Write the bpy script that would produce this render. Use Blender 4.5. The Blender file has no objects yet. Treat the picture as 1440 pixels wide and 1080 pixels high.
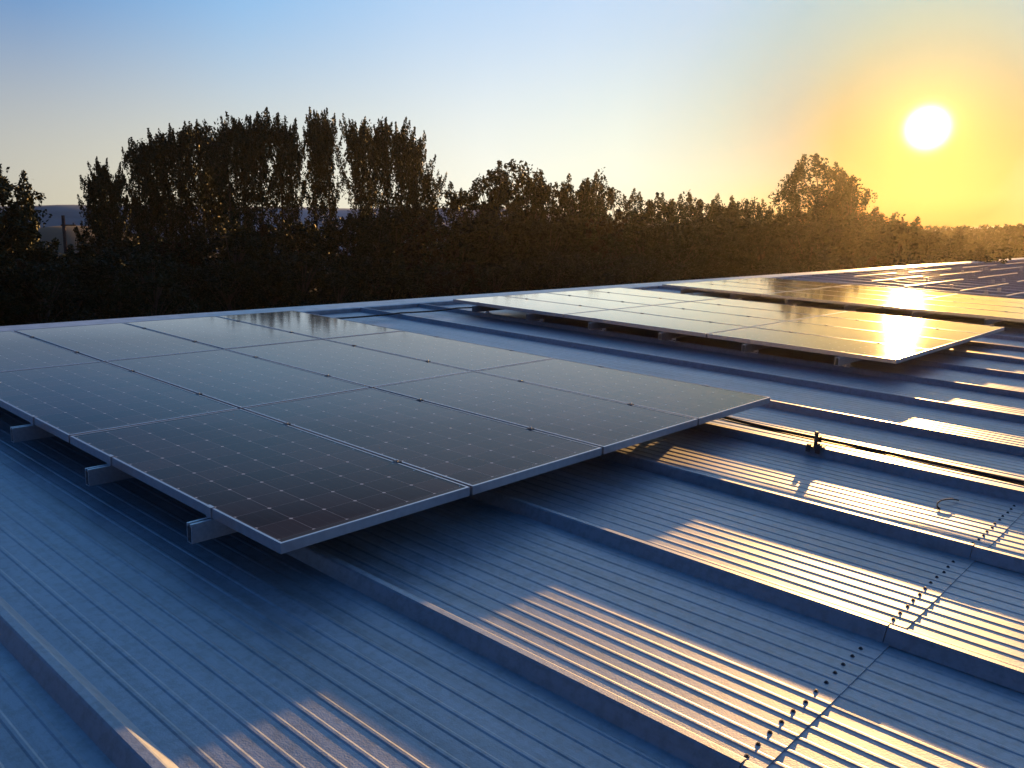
import bpy, math, random
from mathutils import Matrix, Vector, noise
random.seed(7)
R = math.radians
PI = math.pi
scene = bpy.context.scene
COL = scene.collection

# ------------------------------------------------------------------ frames
# roof frame: x runs down the slope, y along the ridge, z normal to the sheeting;
# z = 0 is the glass plane of the solar arrays.  The slope is 3 degrees.
TILT = R(3.0)
BASE = Vector((0, 0, 7.0))
M = Matrix.Translation(BASE) @ Matrix.Rotation(TILT, 4, 'Y')
F = 1189.6                       # focal length in px of a 1440 px wide frame

rv = Vector((1.668, 0.677, -0.505))
RCAM = None
ROT = (1.66784, 0.67709, -0.50461)


def rodrigues(r):
    t = math.sqrt(sum(c * c for c in r))
    k = [c / t for c in r]
    K = Matrix(((0, -k[2], k[1]), (k[2], 0, -k[0]), (-k[1], k[0], 0)))
    I = Matrix.Identity(3)
    return I + K * math.sin(t) + (K @ K) * (1 - math.cos(t))


RC = rodrigues(ROT)              # roof frame -> camera (x right, y down, z forward)
CAM = Vector((2.603, -1.6216, 1.2431))
SUN_ROOF = Vector((-0.29848, 0.94934, 0.09824)).normalized()
SUN = (M.to_3x3() @ SUN_ROOF).normalized()
CAMW = M @ CAM


def ray(u, v):
    d = Vector(((u - 720) / F, (v - 540) / F, 1.0))
    return (M.to_3x3() @ (RC.transposed() @ d)).normalized()


def site(u, dist):
    """ground point at a horizontal distance from the photographer, on a bearing"""
    d = ray(u, 342)
    h = Vector((d.x, d.y)).normalized()
    return Vector((CAMW.x + h.x * dist, CAMW.y + h.y * dist, 0.0))


def height_at(u, v, dist):
    d = ray(u, v)
    return CAMW.z + dist * d.z / math.hypot(d.x, d.y)


# ------------------------------------------------------------------ helpers
class MB:
    def __init__(self):
        self.v, self.f, self.s = [], [], []

    def add(self, verts, faces, smooth=False):
        n = len(self.v)
        self.v += [tuple(p) for p in verts]
        self.f += [tuple(n + i for i in f) for f in faces]
        self.s += [smooth] * len(faces)

    def box(self, x0, x1, y0, y1, z0, z1):
        self.add([(x0, y0, z0), (x1, y0, z0), (x1, y1, z0), (x0, y1, z0),
                  (x0, y0, z1), (x1, y0, z1), (x1, y1, z1), (x0, y1, z1)],
                 [(0, 3, 2, 1), (4, 5, 6, 7), (0, 1, 5, 4), (1, 2, 6, 5), (2, 3, 7, 6), (3, 0, 4, 7)])

    def prism_x(self, prof, x0, x1, caps=True, closed=True):
        n = len(prof)
        vs = [(x0, y, z) for y, z in prof] + [(x1, y, z) for y, z in prof]
        fs = [(i, (i + 1) % n, n + (i + 1) % n, n + i) for i in range(n if closed else n - 1)]
        if caps and closed:
            fs += [tuple(range(n - 1, -1, -1)), tuple(range(n, 2 * n))]
        self.add(vs, fs)

    def prism_y(self, prof, y0, y1, caps=True):
        n = len(prof)
        vs = [(x, y0, z) for x, z in prof] + [(x, y1, z) for x, z in prof]
        fs = [(i, n + i, n + (i + 1) % n, (i + 1) % n) for i in range(n)]
        if caps:
            fs += [tuple(range(n)), tuple(range(2 * n - 1, n - 1, -1))]
        self.add(vs, fs)

    def tube(self, pts, radii, seg=6, caps=True):
        pts = [Vector(p) for p in pts]
        n = len(pts)
        vs, fs = [], []
        ref = Vector((0.31, 0.17, 0.93)).normalized()
        for i, p in enumerate(pts):
            t = (pts[min(i + 1, n - 1)] - pts[max(i - 1, 0)])
            t = t.normalized() if t.length > 1e-9 else Vector((0, 0, 1))
            a = t.cross(ref)
            if a.length < 0.15:
                a = t.cross(Vector((1, 0, 0)))
            a.normalize()
            b = t.cross(a)
            r = radii[i] if hasattr(radii, '__len__') else radii
            for k in range(seg):
                an = 2 * PI * k / seg
                vs.append(p + (a * math.cos(an) + b * math.sin(an)) * r)
        for i in range(n - 1):
            for k in range(seg):
                k2 = (k + 1) % seg
                fs.append((i * seg + k, (i + 1) * seg + k, (i + 1) * seg + k2, i * seg + k2))
        if caps:
            fs.append(tuple(range(seg)))
            fs.append(tuple((n - 1) * seg + k for k in range(seg - 1, -1, -1)))
        self.add(vs, fs, True)

    def lathe(self, cx, cy, prof, seg=8):
        vs, fs = [], []
        for r, z in prof:
            for k in range(seg):
                a = 2 * PI * k / seg
                vs.append((cx + r * math.cos(a), cy + r * math.sin(a), z))
        for i in range(len(prof) - 1):
            for k in range(seg):
                k2 = (k + 1) % seg
                fs.append((i * seg + k, i * seg + k2, (i + 1) * seg + k2, (i + 1) * seg + k))
        fs.append(tuple((len(prof) - 1) * seg + k for k in range(seg)))
        self.add(vs, fs)

    def mesh(self, name, mat):
        me = bpy.data.meshes.new(name)
        me.from_pydata(self.v, [], self.f)
        me.polygons.foreach_set('use_smooth', self.s)
        if mat:
            me.materials.append(mat)
        me.update()
        return me

    def obj(self, name, mat, parent=None):
        return link(name, self.mesh(name, mat), parent)


def link(name, me, parent=None):
    o = bpy.data.objects.new(name, me)
    COL.objects.link(o)
    if parent:
        o.parent = parent
    return o


def tag(o, label=None, cat=None, group=None, kind=None):
    if label: o['label'] = label
    if cat: o['category'] = cat
    if group: o['group'] = group
    if kind: o['kind'] = kind
    return o


def thing(name, label, cat, loc=None, group=None, on_roof=True):
    o = bpy.data.objects.new(name, None)
    COL.objects.link(o)
    o.empty_display_size = 0.2
    if on_roof:
        o.matrix_world = M @ Matrix.Translation(Vector(loc or (0, 0, 0)))
    else:
        o.location = loc or (0, 0, 0)
    return tag(o, label, cat, group)


def copy_tree(o, parent=None):
    c = o.copy()
    COL.objects.link(c)
    c.parent = parent
    if parent is not None:
        c.matrix_parent_inverse = o.matrix_parent_inverse.copy()
    for ch in list(o.children):
        copy_tree(ch, c)
    return c


# ------------------------------------------------------------------ materials
def mat(name):
    m = bpy.data.materials.new(name)
    m.use_nodes = True
    nt = m.node_tree
    return m, nt, nt.nodes['Principled BSDF']


def nd(nt, t, **kw):
    n = nt.nodes.new(t)
    for k, v in kw.items():
        if k in n.inputs:
            n.inputs[k].default_value = v
        else:
            setattr(n, k, v)
    return n


def ramp(nt, src, stops):
    r = nt.nodes.new('ShaderNodeValToRGB')
    e = r.color_ramp.elements
    while len(e) < len(stops):
        e.new(0.5)
    for i, (p, c) in enumerate(stops):
        e[i].position = p
        e[i].color = (*c, 1) if len(c) == 3 else c
    nt.links.new(src, r.inputs['Fac'])
    return r.outputs['Color']


def math_n(nt, op, a, b=None, c=None, clamp=False):
    n = nt.nodes.new('ShaderNodeMath')
    n.operation = op
    n.use_clamp = clamp
    for i, x in enumerate((a, b, c)):
        if x is None:
            continue
        if isinstance(x, (int, float)):
            n.inputs[i].default_value = x
        else:
            nt.links.new(x, n.inputs[i])
    return n.outputs[0]


def roof_material():
    m, nt, b = mat('coated_steel')
    L = nt.links.new
    tc = nd(nt, 'ShaderNodeTexCoord')
    mp = nd(nt, 'ShaderNodeMapping')
    mp.inputs['Scale'].default_value = (0.6, 4.0, 1)
    L(tc.outputs['Object'], mp.inputs['Vector'])
    streak = nd(nt, 'ShaderNodeTexNoise', Scale=1.7, Detail=6.0, Roughness=0.65)
    L(mp.outputs[0], streak.inputs['Vector'])
    blot = nd(nt, 'ShaderNodeTexNoise', Scale=2.3, Detail=5.0, Roughness=0.6)
    L(tc.outputs['Object'], blot.inputs['Vector'])
    grime = nd(nt, 'ShaderNodeTexNoise', Scale=26.0, Detail=4.0, Roughness=0.7)
    L(tc.outputs['Object'], grime.inputs['Vector'])
    col = ramp(nt, streak.outputs['Fac'], [(0.3, (0.31, 0.37, 0.42)), (0.5, (0.40, 0.455, 0.505)), (0.75, (0.46, 0.51, 0.55))])
    g = ramp(nt, grime.outputs['Fac'], [(0.38, (0.78, 0.76, 0.74)), (0.55, (1, 1, 1))])
    mx = nd(nt, 'ShaderNodeMix', data_type='RGBA', blend_type='MULTIPLY')
    mx.inputs['Factor'].default_value = 0.95
    L(col, mx.inputs['A']); L(g, mx.inputs['B'])
    # sheet to sheet tone, run-off streaks, lichen and droppings
    spx = nd(nt, 'ShaderNodeSeparateXYZ')
    L(tc.outputs['Object'], spx.inputs[0])
    bay = math_n(nt, 'FLOOR', math_n(nt, 'DIVIDE', math_n(nt, 'ADD', spx.outputs[1], 0.802), 1.09))
    crs = math_n(nt, 'GREATER_THAN', spx.outputs[0], 1.765)
    cmb = nd(nt, 'ShaderNodeCombineXYZ')
    L(bay, cmb.inputs[0]); L(crs, cmb.inputs[1])
    wv = nd(nt, 'ShaderNodeTexWhiteNoise')
    L(cmb.outputs[0], wv.inputs['Vector'])
    tone = ramp(nt, wv.outputs['Value'], [(0.0, (0.84, 0.85, 0.87)), (1.0, (1.0, 1.0, 1.0))])
    m2 = nd(nt, 'ShaderNodeMix', data_type='RGBA', blend_type='MULTIPLY')
    m2.inputs['Factor'].default_value = 1.0
    L(mx.outputs['Result'], m2.inputs['A']); L(tone, m2.inputs['B'])
    mp3 = nd(nt, 'ShaderNodeMapping')
    mp3.inputs['Scale'].default_value = (0.22, 7.0, 1)
    L(tc.outputs['Object'], mp3.inputs['Vector'])
    run = nd(nt, 'ShaderNodeTexNoise', Scale=1.6, Detail=7.0, Roughness=0.72)
    L(mp3.outputs[0], run.inputs['Vector'])
    runc = ramp(nt, run.outputs['Fac'], [(0.36, (0.72, 0.70, 0.66)), (0.52, (1, 1, 1))])
    m3 = nd(nt, 'ShaderNodeMix', data_type='RGBA', blend_type='MULTIPLY')
    m3.inputs['Factor'].default_value = 0.85
    L(m2.outputs['Result'], m3.inputs['A']); L(runc, m3.inputs['B'])
    spot = nd(nt, 'ShaderNodeTexVoronoi', Scale=5.5)
    L(tc.outputs['Object'], spot.inputs['Vector'])
    wob = nd(nt, 'ShaderNodeTexNoise', Scale=70.0, Detail=3.0)
    L(tc.outputs['Object'], wob.inputs['Vector'])
    sd = math_n(nt, 'ADD', spot.outputs['Distance'], math_n(nt, 'MULTIPLY', wob.outputs['Fac'], 0.09))
    sc_ = nd(nt, 'ShaderNodeSeparateXYZ')
    L(spot.outputs['Color'], sc_.inputs[0])
    msk = math_n(nt, 'MULTIPLY', math_n(nt, 'LESS_THAN', sd, math_n(nt, 'MULTIPLY', sc_.outputs[1], 0.095)), math_n(nt, 'GREATER_THAN', sc_.outputs[0], 0.55))
    m4 = nd(nt, 'ShaderNodeMix', data_type='RGBA')
    L(math_n(nt, 'MULTIPLY', msk, 0.75), m4.inputs['Factor'])
    L(m3.outputs['Result'], m4.inputs['A'])
    L(ramp(nt, sc_.outputs[2], [(0.0, (0.05, 0.05, 0.04)), (0.7, (0.10, 0.10, 0.08)), (0.8, (0.5, 0.5, 0.48))]), m4.inputs['B'])
    L(m4.outputs['Result'], b.inputs['Base Color'])
    b.inputs['Metallic'].default_value = 0.18
    b.inputs['Coat Weight'].default_value = 1.0
    b.inputs['Coat IOR'].default_value = 1.62
    b.inputs['Coat Roughness'].default_value = 0.40
    ro = nd(nt, 'ShaderNodeMapRange')
    ro.inputs['From Min'].default_value = 0.3; ro.inputs['From Max'].default_value = 0.7
    ro.inputs['To Min'].default_value = 0.46; ro.inputs['To Max'].default_value = 0.6
    L(blot.outputs['Fac'], ro.inputs['Value'])
    L(ro.outputs[0], b.inputs['Roughness'])
    # embossed (stucco) finish plus slight oil-canning
    em = nd(nt, 'ShaderNodeTexVoronoi', Scale=190.0)
    em.feature = 'SMOOTH_F1'
    L(tc.outputs['Object'], em.inputs['Vector'])
    b1 = nd(nt, 'ShaderNodeBump', Strength=0.5, Distance=0.0014)
    L(em.outputs['Distance'], b1.inputs['Height'])
    oil = nd(nt, 'ShaderNodeTexNoise', Scale=1.3, Detail=2.0)
    L(tc.outputs['Object'], oil.inputs['Vector'])
    b2 = nd(nt, 'ShaderNodeBump', Strength=0.5, Distance=0.012)
    L(oil.outputs['Fac'], b2.inputs['Height'])
    L(b1.outputs[0], b2.inputs['Normal'])
    L(b2.outputs[0], b.inputs['Normal'])
    return m


def simple(name, col, rough=0.5, metal=0.0, nscale=20.0, var=0.25, bump=0.0, spec=0.5):
    m, nt, b = mat(name)
    tc = nd(nt, 'ShaderNodeTexCoord')
    n = nd(nt, 'ShaderNodeTexNoise', Scale=nscale, Detail=4.0)
    nt.links.new(tc.outputs['Object'], n.inputs['Vector'])
    lo = tuple(c * (1 - var) for c in col); hi = tuple(min(1, c * (1 + var)) for c in col)
    nt.links.new(ramp(nt, n.outputs['Fac'], [(0.35, lo), (0.65, hi)]), b.inputs['Base Color'])
    b.inputs['Roughness'].default_value = rough
    b.inputs['Metallic'].default_value = metal
    b.inputs['Specular IOR Level'].default_value = spec
    if bump:
        bp = nd(nt, 'ShaderNodeBump', Strength=1.0, Distance=bump)
        nt.links.new(n.outputs['Fac'], bp.inputs['Height'])
        nt.links.new(bp.outputs[0], b.inputs['Normal'])
    return m


PL, PW = 2.003, 0.990            # panel length (down slope) and width
PX, PY = 2.023, 1.010            # pitch
MX, MY = 0.042, 0.018            # cell field margins
CX, CY = (PL - 2 * MX) / 12, (PW - 2 * MY) / 6


def glass_material():
    m, nt, b = mat('solar_glass')
    L = nt.links.new
    tc = nd(nt, 'ShaderNodeTexCoord')
    sp = nd(nt, 'ShaderNodeSeparateXYZ')
    L(tc.outputs['Object'], sp.inputs[0])
    # panel-local: x from -PL..0, y from 0..PW
    cx = math_n(nt, 'DIVIDE', math_n(nt, 'SUBTRACT', math_n(nt, 'MULTIPLY', sp.outputs[0], -1.0), MX), CX)
    cy = math_n(nt, 'DIVIDE', math_n(nt, 'SUBTRACT', sp.outputs[1], MY), CY)
    fx = math_n(nt, 'ABSOLUTE', math_n(nt, 'SUBTRACT', math_n(nt, 'FRACT', cx), 0.5))   # 0.5 at cell border
    fy = math_n(nt, 'ABSOLUTE', math_n(nt, 'SUBTRACT', math_n(nt, 'FRACT', cy), 0.5))
    dx = math_n(nt, 'MULTIPLY', math_n(nt, 'SUBTRACT', 0.5, fx), CX)     # metres from border
    dy = math_n(nt, 'MULTIPLY', math_n(nt, 'SUBTRACT', 0.5, fy), CY)
    inside = math_n(nt, 'MULTIPLY',
                    math_n(nt, 'MULTIPLY', math_n(nt, 'GREATER_THAN', cx, 0.0), math_n(nt, 'LESS_THAN', cx, 12.0)),
                    math_n(nt, 'MULTIPLY', math_n(nt, 'GREATER_THAN', cy, 0.0), math_n(nt, 'LESS_THAN', cy, 6.0)))
    diamond = math_n(nt, 'LESS_THAN', math_n(nt, 'ADD', dx, dy), 0.0095)
    gapy = math_n(nt, 'MULTIPLY', math_n(nt, 'LESS_THAN', dy, 0.0008), 0.6)
    gapx = math_n(nt, 'LESS_THAN', dx, 0.0005)
    gap = math_n(nt, 'MAXIMUM', math_n(nt, 'MAXIMUM', diamond, gapy), math_n(nt, 'MULTIPLY', gapx, 0.6))
    # bus bars: three thin strings per cell, running down the slope
    fb = math_n(nt, 'FRACT', math_n(nt, 'MULTIPLY', cy, 3.0))
    bb = math_n(nt, 'LESS_THAN', math_n(nt, 'ABSOLUTE', math_n(nt, 'SUBTRACT', fb, 0.5)), 0.012)
    n = nd(nt, 'ShaderNodeTexNoise', Scale=3.0, Detail=3.0)
    L(tc.outputs['Object'], n.inputs['Vector'])
    # each cell a slightly different shade
    fl = nd(nt, 'ShaderNodeCombineXYZ')
    L(math_n(nt, 'FLOOR', cx), fl.inputs[0]); L(math_n(nt, 'FLOOR', cy), fl.inputs[1])
    oi = nd(nt, 'ShaderNodeObjectInfo')
    L(math_n(nt, 'MULTIPLY', oi.outputs['Random'], 37.0), fl.inputs[2])
    wn = nd(nt, 'ShaderNodeTexWhiteNoise')
    L(fl.outputs[0], wn.inputs['Vector'])
    cell = ramp(nt, wn.outputs['Value'], [(0.0, (0.022, 0.014, 0.019)), (0.6, (0.032, 0.020, 0.026)), (1.0, (0.048, 0.029, 0.034))])
    m1 = nd(nt, 'ShaderNodeMix', data_type='RGBA')
    L(math_n(nt, 'MULTIPLY', bb, 0.10), m1.inputs['Factor'])
    L(cell, m1.inputs['A']); m1.inputs['B'].default_value = (0.35, 0.36, 0.38, 1)
    m2 = nd(nt, 'ShaderNodeMix', data_type='RGBA')
    L(math_n(nt, 'MULTIPLY', gap, inside), m2.inputs['Factor'])
    L(m1.outputs['Result'], m2.inputs['A']); m2.inputs['B'].default_value = (0.50, 0.52, 0.55, 1)
    m3 = nd(nt, 'ShaderNodeMix', data_type='RGBA')
    L(inside, m3.inputs['Factor'])
    m3.inputs['A'].default_value = (0.03, 0.03, 0.04, 1)
    L(m2.outputs['Result'], m3.inputs['B'])
    # thin dust film
    d1 = nd(nt, 'ShaderNodeTexNoise', Scale=5.0, Detail=8.0, Roughness=0.75)
    L(tc.outputs['Object'], d1.inputs['Vector'])
    dust = nd(nt, 'ShaderNodeMix', data_type='RGBA')
    dr = nd(nt, 'ShaderNodeMapRange')
    dr.inputs['From Min'].default_value = 0.35; dr.inputs['From Max'].default_value = 0.75
    dr.inputs['To Min'].default_value = 0.004; dr.inputs['To Max'].default_value = 0.035
    L(d1.outputs['Fac'], dr.inputs['Value'])
    edge = math_n(nt, 'POWER', math_n(nt, 'MAXIMUM', math_n(nt, 'SUBTRACT', 1.0, math_n(nt, 'MULTIPLY', sp.outputs[0], -14.0)), 0.0), 1.5)
    L(math_n(nt, 'ADD', dr.outputs[0], math_n(nt, 'MULTIPLY', math_n(nt, 'MULTIPLY', edge, d1.outputs['Fac']), 0.45)), dust.inputs['Factor'])
    L(m3.outputs['Result'], dust.inputs['A']); dust.inputs['B'].default_value = (0.30, 0.27, 0.23, 1)
    L(dust.outputs['Result'], b.inputs['Base Color'])
    rr = nd(nt, 'ShaderNodeMapRange')
    rr.inputs['From Min'].default_value = 0.3; rr.inputs['From Max'].default_value = 0.75
    rr.inputs['To Min'].default_value = GL_R0; rr.inputs['To Max'].default_value = GL_R1
    L(d1.outputs['Fac'], rr.inputs['Value'])
    bp = nd(nt, 'ShaderNodeBump', Strength=0.12, Distance=0.002)
    L(n.outputs['Fac'], bp.inputs['Height'])
    # anti-reflection coated glass: hardly reflects when looked down on, mirrors at grazing angles
    b.inputs['Specular IOR Level'].default_value = 0.0
    b.inputs['Roughness'].default_value = 0.7
    lw = nd(nt, 'ShaderNodeLayerWeight', Blend=0.5)
    fr = ramp(nt, lw.outputs['Facing'], [(0.0, (0.02,) * 3), (0.55, (0.03,) * 3), (0.65, (0.03,) * 3), (0.75, (0.15,) * 3),
                                         (0.85, (0.38,) * 3), (0.88, (0.68,) * 3), (0.905, (0.93,) * 3), (1.0, (0.98,) * 3)])
    gl = nd(nt, 'ShaderNodeBsdfAnisotropic')
    gl.distribution = 'GGX'
    gl.inputs['Color'].default_value = (1, 0.99, 0.965, 1)
    L(rr.outputs[0], gl.inputs['Roughness'])
    L(bp.outputs[0], gl.inputs['Normal'])
    mxs = nd(nt, 'ShaderNodeMixShader')
    L(fr, mxs.inputs[0]); L(b.outputs[0], mxs.inputs[1]); L(gl.outputs[0], mxs.inputs[2])
    L(mxs.outputs[0], nt.nodes['Material Output'].inputs['Surface'])
    return m


GL_R0, GL_R1 = 0.055, 0.085


def leaf_material(name, c0, c1, c2, trans=0.25):
    m, nt, b = mat(name)
    L = nt.links.new
    tc = nd(nt, 'ShaderNodeTexCoord')
    n = nd(nt, 'ShaderNodeTexNoise', Scale=0.55, Detail=4.0, Roughness=0.7)
    oi = nd(nt, 'ShaderNodeObjectInfo')
    ad = nd(nt, 'ShaderNodeVectorMath', operation='ADD')
    L(tc.outputs['Object'], ad.inputs[0])
    cb = nd(nt, 'ShaderNodeCombineXYZ')
    L(math_n(nt, 'MULTIPLY', oi.outputs['Random'], 91.0), cb.inputs[0])
    L(cb.outputs[0], ad.inputs[1])
    L(ad.outputs[0], n.inputs['Vector'])
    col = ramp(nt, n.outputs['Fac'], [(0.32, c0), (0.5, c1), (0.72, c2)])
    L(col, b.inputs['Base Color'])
    b.inputs['Roughness'].default_value = 0.55
    b.inputs['Specular IOR Level'].default_value = 0.12
    tr = nd(nt, 'ShaderNodeBsdfTranslucent')
    L(col, tr.inputs['Color'])
    mx = nd(nt, 'ShaderNodeMixShader')
    mx.inputs[0].default_value = trans
    out = nt.nodes['Material Output']
    L(b.outputs[0], mx.inputs[1]); L(tr.outputs[0], mx.inputs[2])
    L(mx.outputs[0], out.inputs['Surface'])
    return m


M_ROOF = roof_material()
M_ALU = simple('brushed_aluminium', (0.62, 0.64, 0.66), 0.38, 0.85, 60, 0.08)
M_FRAME = simple('anodised_frame', (0.50, 0.52, 0.55), 0.32, 0.7, 30, 0.06)
M_CLAMP = simple('clamp_metal', (0.10, 0.10, 0.105), 0.45, 0.6, 90, 0.2)
M_BOLT = simple('steel_bolt', (0.55, 0.55, 0.56), 0.3, 0.9, 90, 0.1)
M_RIDGE = simple('ridge_flashing_coat', (0.50, 0.52, 0.55), 0.38, 0.45, 6, 0.14, 0.002)
M_SCREW = simple('screw_cap', (0.07, 0.07, 0.08), 0.5, 0.2, 120, 0.3)
M_WASHER = simple('rubber_washer', (0.03, 0.03, 0.03), 0.8)
M_CABLE = simple('black_conduit', (0.022, 0.020, 0.020), 0.55, 0.0, 60, 0.3)
M_TIE = simple('nylon_tie', (0.012, 0.014, 0.012), 0.7, spec=0.2)
M_WALL = simple('wall_cladding', (0.30, 0.33, 0.34), 0.5, 0.1, 2, 0.15)
M_GLASS = glass_material()
M_BARK = simple('bark', (0.07, 0.055, 0.04), 0.9, 0, 8, 0.35, 0.01)
M_POST = simple('creosoted_wood', (0.09, 0.045, 0.03), 0.85, 0, 12, 0.3)
M_WIRE = simple('porcelain', (0.25, 0.25, 0.25), 0.4)
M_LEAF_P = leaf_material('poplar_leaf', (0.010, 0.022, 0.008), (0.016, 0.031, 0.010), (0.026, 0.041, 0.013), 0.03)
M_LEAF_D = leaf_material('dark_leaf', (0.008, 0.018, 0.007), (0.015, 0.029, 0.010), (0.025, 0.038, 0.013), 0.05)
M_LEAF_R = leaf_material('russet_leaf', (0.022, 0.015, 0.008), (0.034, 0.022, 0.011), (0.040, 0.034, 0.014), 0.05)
M_GRASS = simple('meadow', (0.060, 0.066, 0.024), 0.9, 0, 0.05, 0.4)
M_HILL = simple('haze_tinted_wooded_hill', (0.20, 0.27, 0.29), 0.95, 0, 0.03, 0.45)  # pale blue fade of distance is put into the hill colour itself
M_FIELD = simple('dry_field', (0.075, 0.046, 0.018), 0.95, 0, 0.04, 0.4)

# ------------------------------------------------------------------ warehouse
PAN = -0.215                     # sheet level in the roof frame
CREST = -0.160
PITCH = 1.090
SEAM0 = -0.802                   # crest edge of the seam nearest the camera on the left
K0, K1 = -7, 72
X_RIDGE, X_LAP, X_EAVE = -7.12, 1.765, 9.5
LAP_DROP = 0.0045
warehouse = thing('warehouse', 'low pitched warehouse with ribbed grey steel roof carrying the solar arrays', 'building', (0, 0, 0))


def pan_profile():
    prof = []
    for k in range(K0, K1):
        y0 = SEAM0 + PITCH * k
        # trough line between this seam's far foot and the next seam's near foot
        prof.append((y0 - 0.035, PAN)) if k == K0 else None
        prof += [(y0 + 0.074, PAN)]
        for i in range(12):
            c = y0 + 0.143 + 0.0774 * i
            prof += [(c - 0.011, PAN), (c - 0.0045, PAN + 0.0024), (c + 0.0045, PAN + 0.0024), (c + 0.011, PAN)]
        prof += [(y0 + PITCH - 0.035, PAN)]
    return prof


rs = MB()
prof = pan_profile()
yA, yB = prof[0][0], prof[-1][0]
cuts = [X_RIDGE, -4.0, -1.5, X_LAP]
# upper course
n = len(prof)
for a, b_ in zip(cuts[:-1], cuts[1:]):
    rs.prism_x(prof, a, b_, caps=False, closed=False)
# lap edge: the upper sheet's cut end
rs.add([(X_LAP, y, z) for y, z in prof] + [(X_LAP, y, z - LAP_DROP - 0.001) for y, z in prof],
       [(i, n + i, n + i + 1, i + 1) for i in range(n - 1)])
rs.prism_x([(y, z - LAP_DROP) for y, z in prof], X_LAP - 0.11, X_EAVE, caps=False, closed=False)
roof = rs.obj('roof', M_ROOF, warehouse)

# seams: raised trapezoid laps between the bays
for k in range(K0, K1 + 1):
    y0 = SEAM0 + PITCH * k
    p = [(y0 - 0.038, PAN - 0.002), (y0 - 0.012, CREST - 0.006), (y0 - 0.006, CREST), (y0 + 0.020, CREST - 0.001),
         (y0 + 0.028, CREST - 0.006), (y0 + 0.077, PAN - 0.002)]
    s_ = MB()
    s_.prism_x(p, X_RIDGE, X_LAP - 0.025, caps=True)
    s_.prism_x([(y, z - (0.003 if z > PAN else 0)) for y, z in p], X_LAP - 0.022, X_EAVE, caps=True)
    s_.obj('seam', M_ROOF, roof)

# lap screws in the troughs, dark capped
sc_m = MB()
sc_m.lathe(0, 0, [(0.0078, 0.0), (0.0078, 0.0013), (0.006, 0.0022)], 12)
sc_m.lathe(0, 0, [(0.0050, 0.0022), (0.0050, 0.0052), (0.0036, 0.0066)], 6)
me_screw = sc_m.mesh('screw', M_SCREW)
for k in (-1, 0, 1, 2, 3, 4, 5, 6):
    y0 = SEAM0 + PITCH * k
    for i in range(12):
        o = link('screw', me_screw, roof)
        o.location = (X_LAP - 0.062 + random.uniform(-.004, .004), y0 + 0.104 + 0.0774 * i + random.uniform(-.003, .003), PAN)
        o.rotation_euler.z = random.uniform(0, 1)
for x, y in ((1.49, 0.37),):
    o = link('screw', me_screw, roof)
    o.location = (x, y, PAN)

# ridge flashing folded over both slopes
rc = MB()
tt = math.tan(2 * TILT)
xr = X_RIDGE - 0.06
rp = [(-7.00, PAN + 0.002), (-6.99, PAN + 0.050), (-7.02, PAN + 0.060), (xr - 0.25, PAN + 0.070), (xr - 0.262, PAN + 0.060), (xr - 0.262, PAN - 0.16), (xr - 0.255, PAN - 0.16), (xr - 0.25, PAN + 0.002)]
joints = [yA + 3.02 * i for i in range(0, 40) if yA + 3.02 * i < yB]
for a in joints:
    b_ = min(a + 3.02, yB)
    rc = MB()
    dz = 0.0015 * (joints.index(a) % 2)
    rc.prism_y([(x, z + dz) for x, z in rp], a, b_ + (0.04 if dz else 0))
    rc.obj('ridge_cap', M_RIDGE, roof)

# walls of the building under the single slope (seen only from elsewhere)
Mi = M.inverted()
XW = X_RIDGE - 0.20


def wcol(x, y, z):
    return tuple(Mi @ Vector((x, y, z)))


ea = M @ Vector((X_EAVE - 0.3, 0, PAN - 0.03))
eb = M @ Vector((XW, 0, PAN - 0.01))
ya, yb = yA + 0.2, yB - 0.2
for q in ([(ea.x, ya, 0), (ea.x, yb, 0), (ea.x, yb, ea.z), (ea.x, ya, ea.z)],
          [(eb.x + 0.15, yb, 0), (eb.x + 0.15, ya, 0), (eb.x + 0.15, ya, eb.z), (eb.x + 0.15, yb, eb.z)]):
    w = MB()
    w.add([wcol(*p) for p in q] + [wcol(p[0] - 0.15, p[1], p[2]) for p in q],
          [(0, 1, 2, 3), (7, 6, 5, 4), (0, 4, 5, 1), (1, 5, 6, 2), (2, 6, 7, 3), (3, 7, 4, 0)])
    w.obj('wall', M_WALL, warehouse)
for y in (ya, yb):
    w = MB()
    q = [(ea.x - 0.16, y, 0), (ea.x - 0.16, y, ea.z - 0.02), (eb.x + 0.16, y, eb.z - 0.02), (eb.x + 0.16, y, 0)]
    q2 = [(p[0], p[1] - 0.15 if y > 0 else p[1] + 0.15, p[2]) for p in q]
    w.add([wcol(*p) for p in q + q2], [(0, 1, 2, 3), (7, 6, 5, 4)] + [(i, (i + 1) % 4, 4 + (i + 1) % 4, 4 + i) for i in range(4)])
    w.obj('gable_wall', M_WALL, warehouse)

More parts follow.
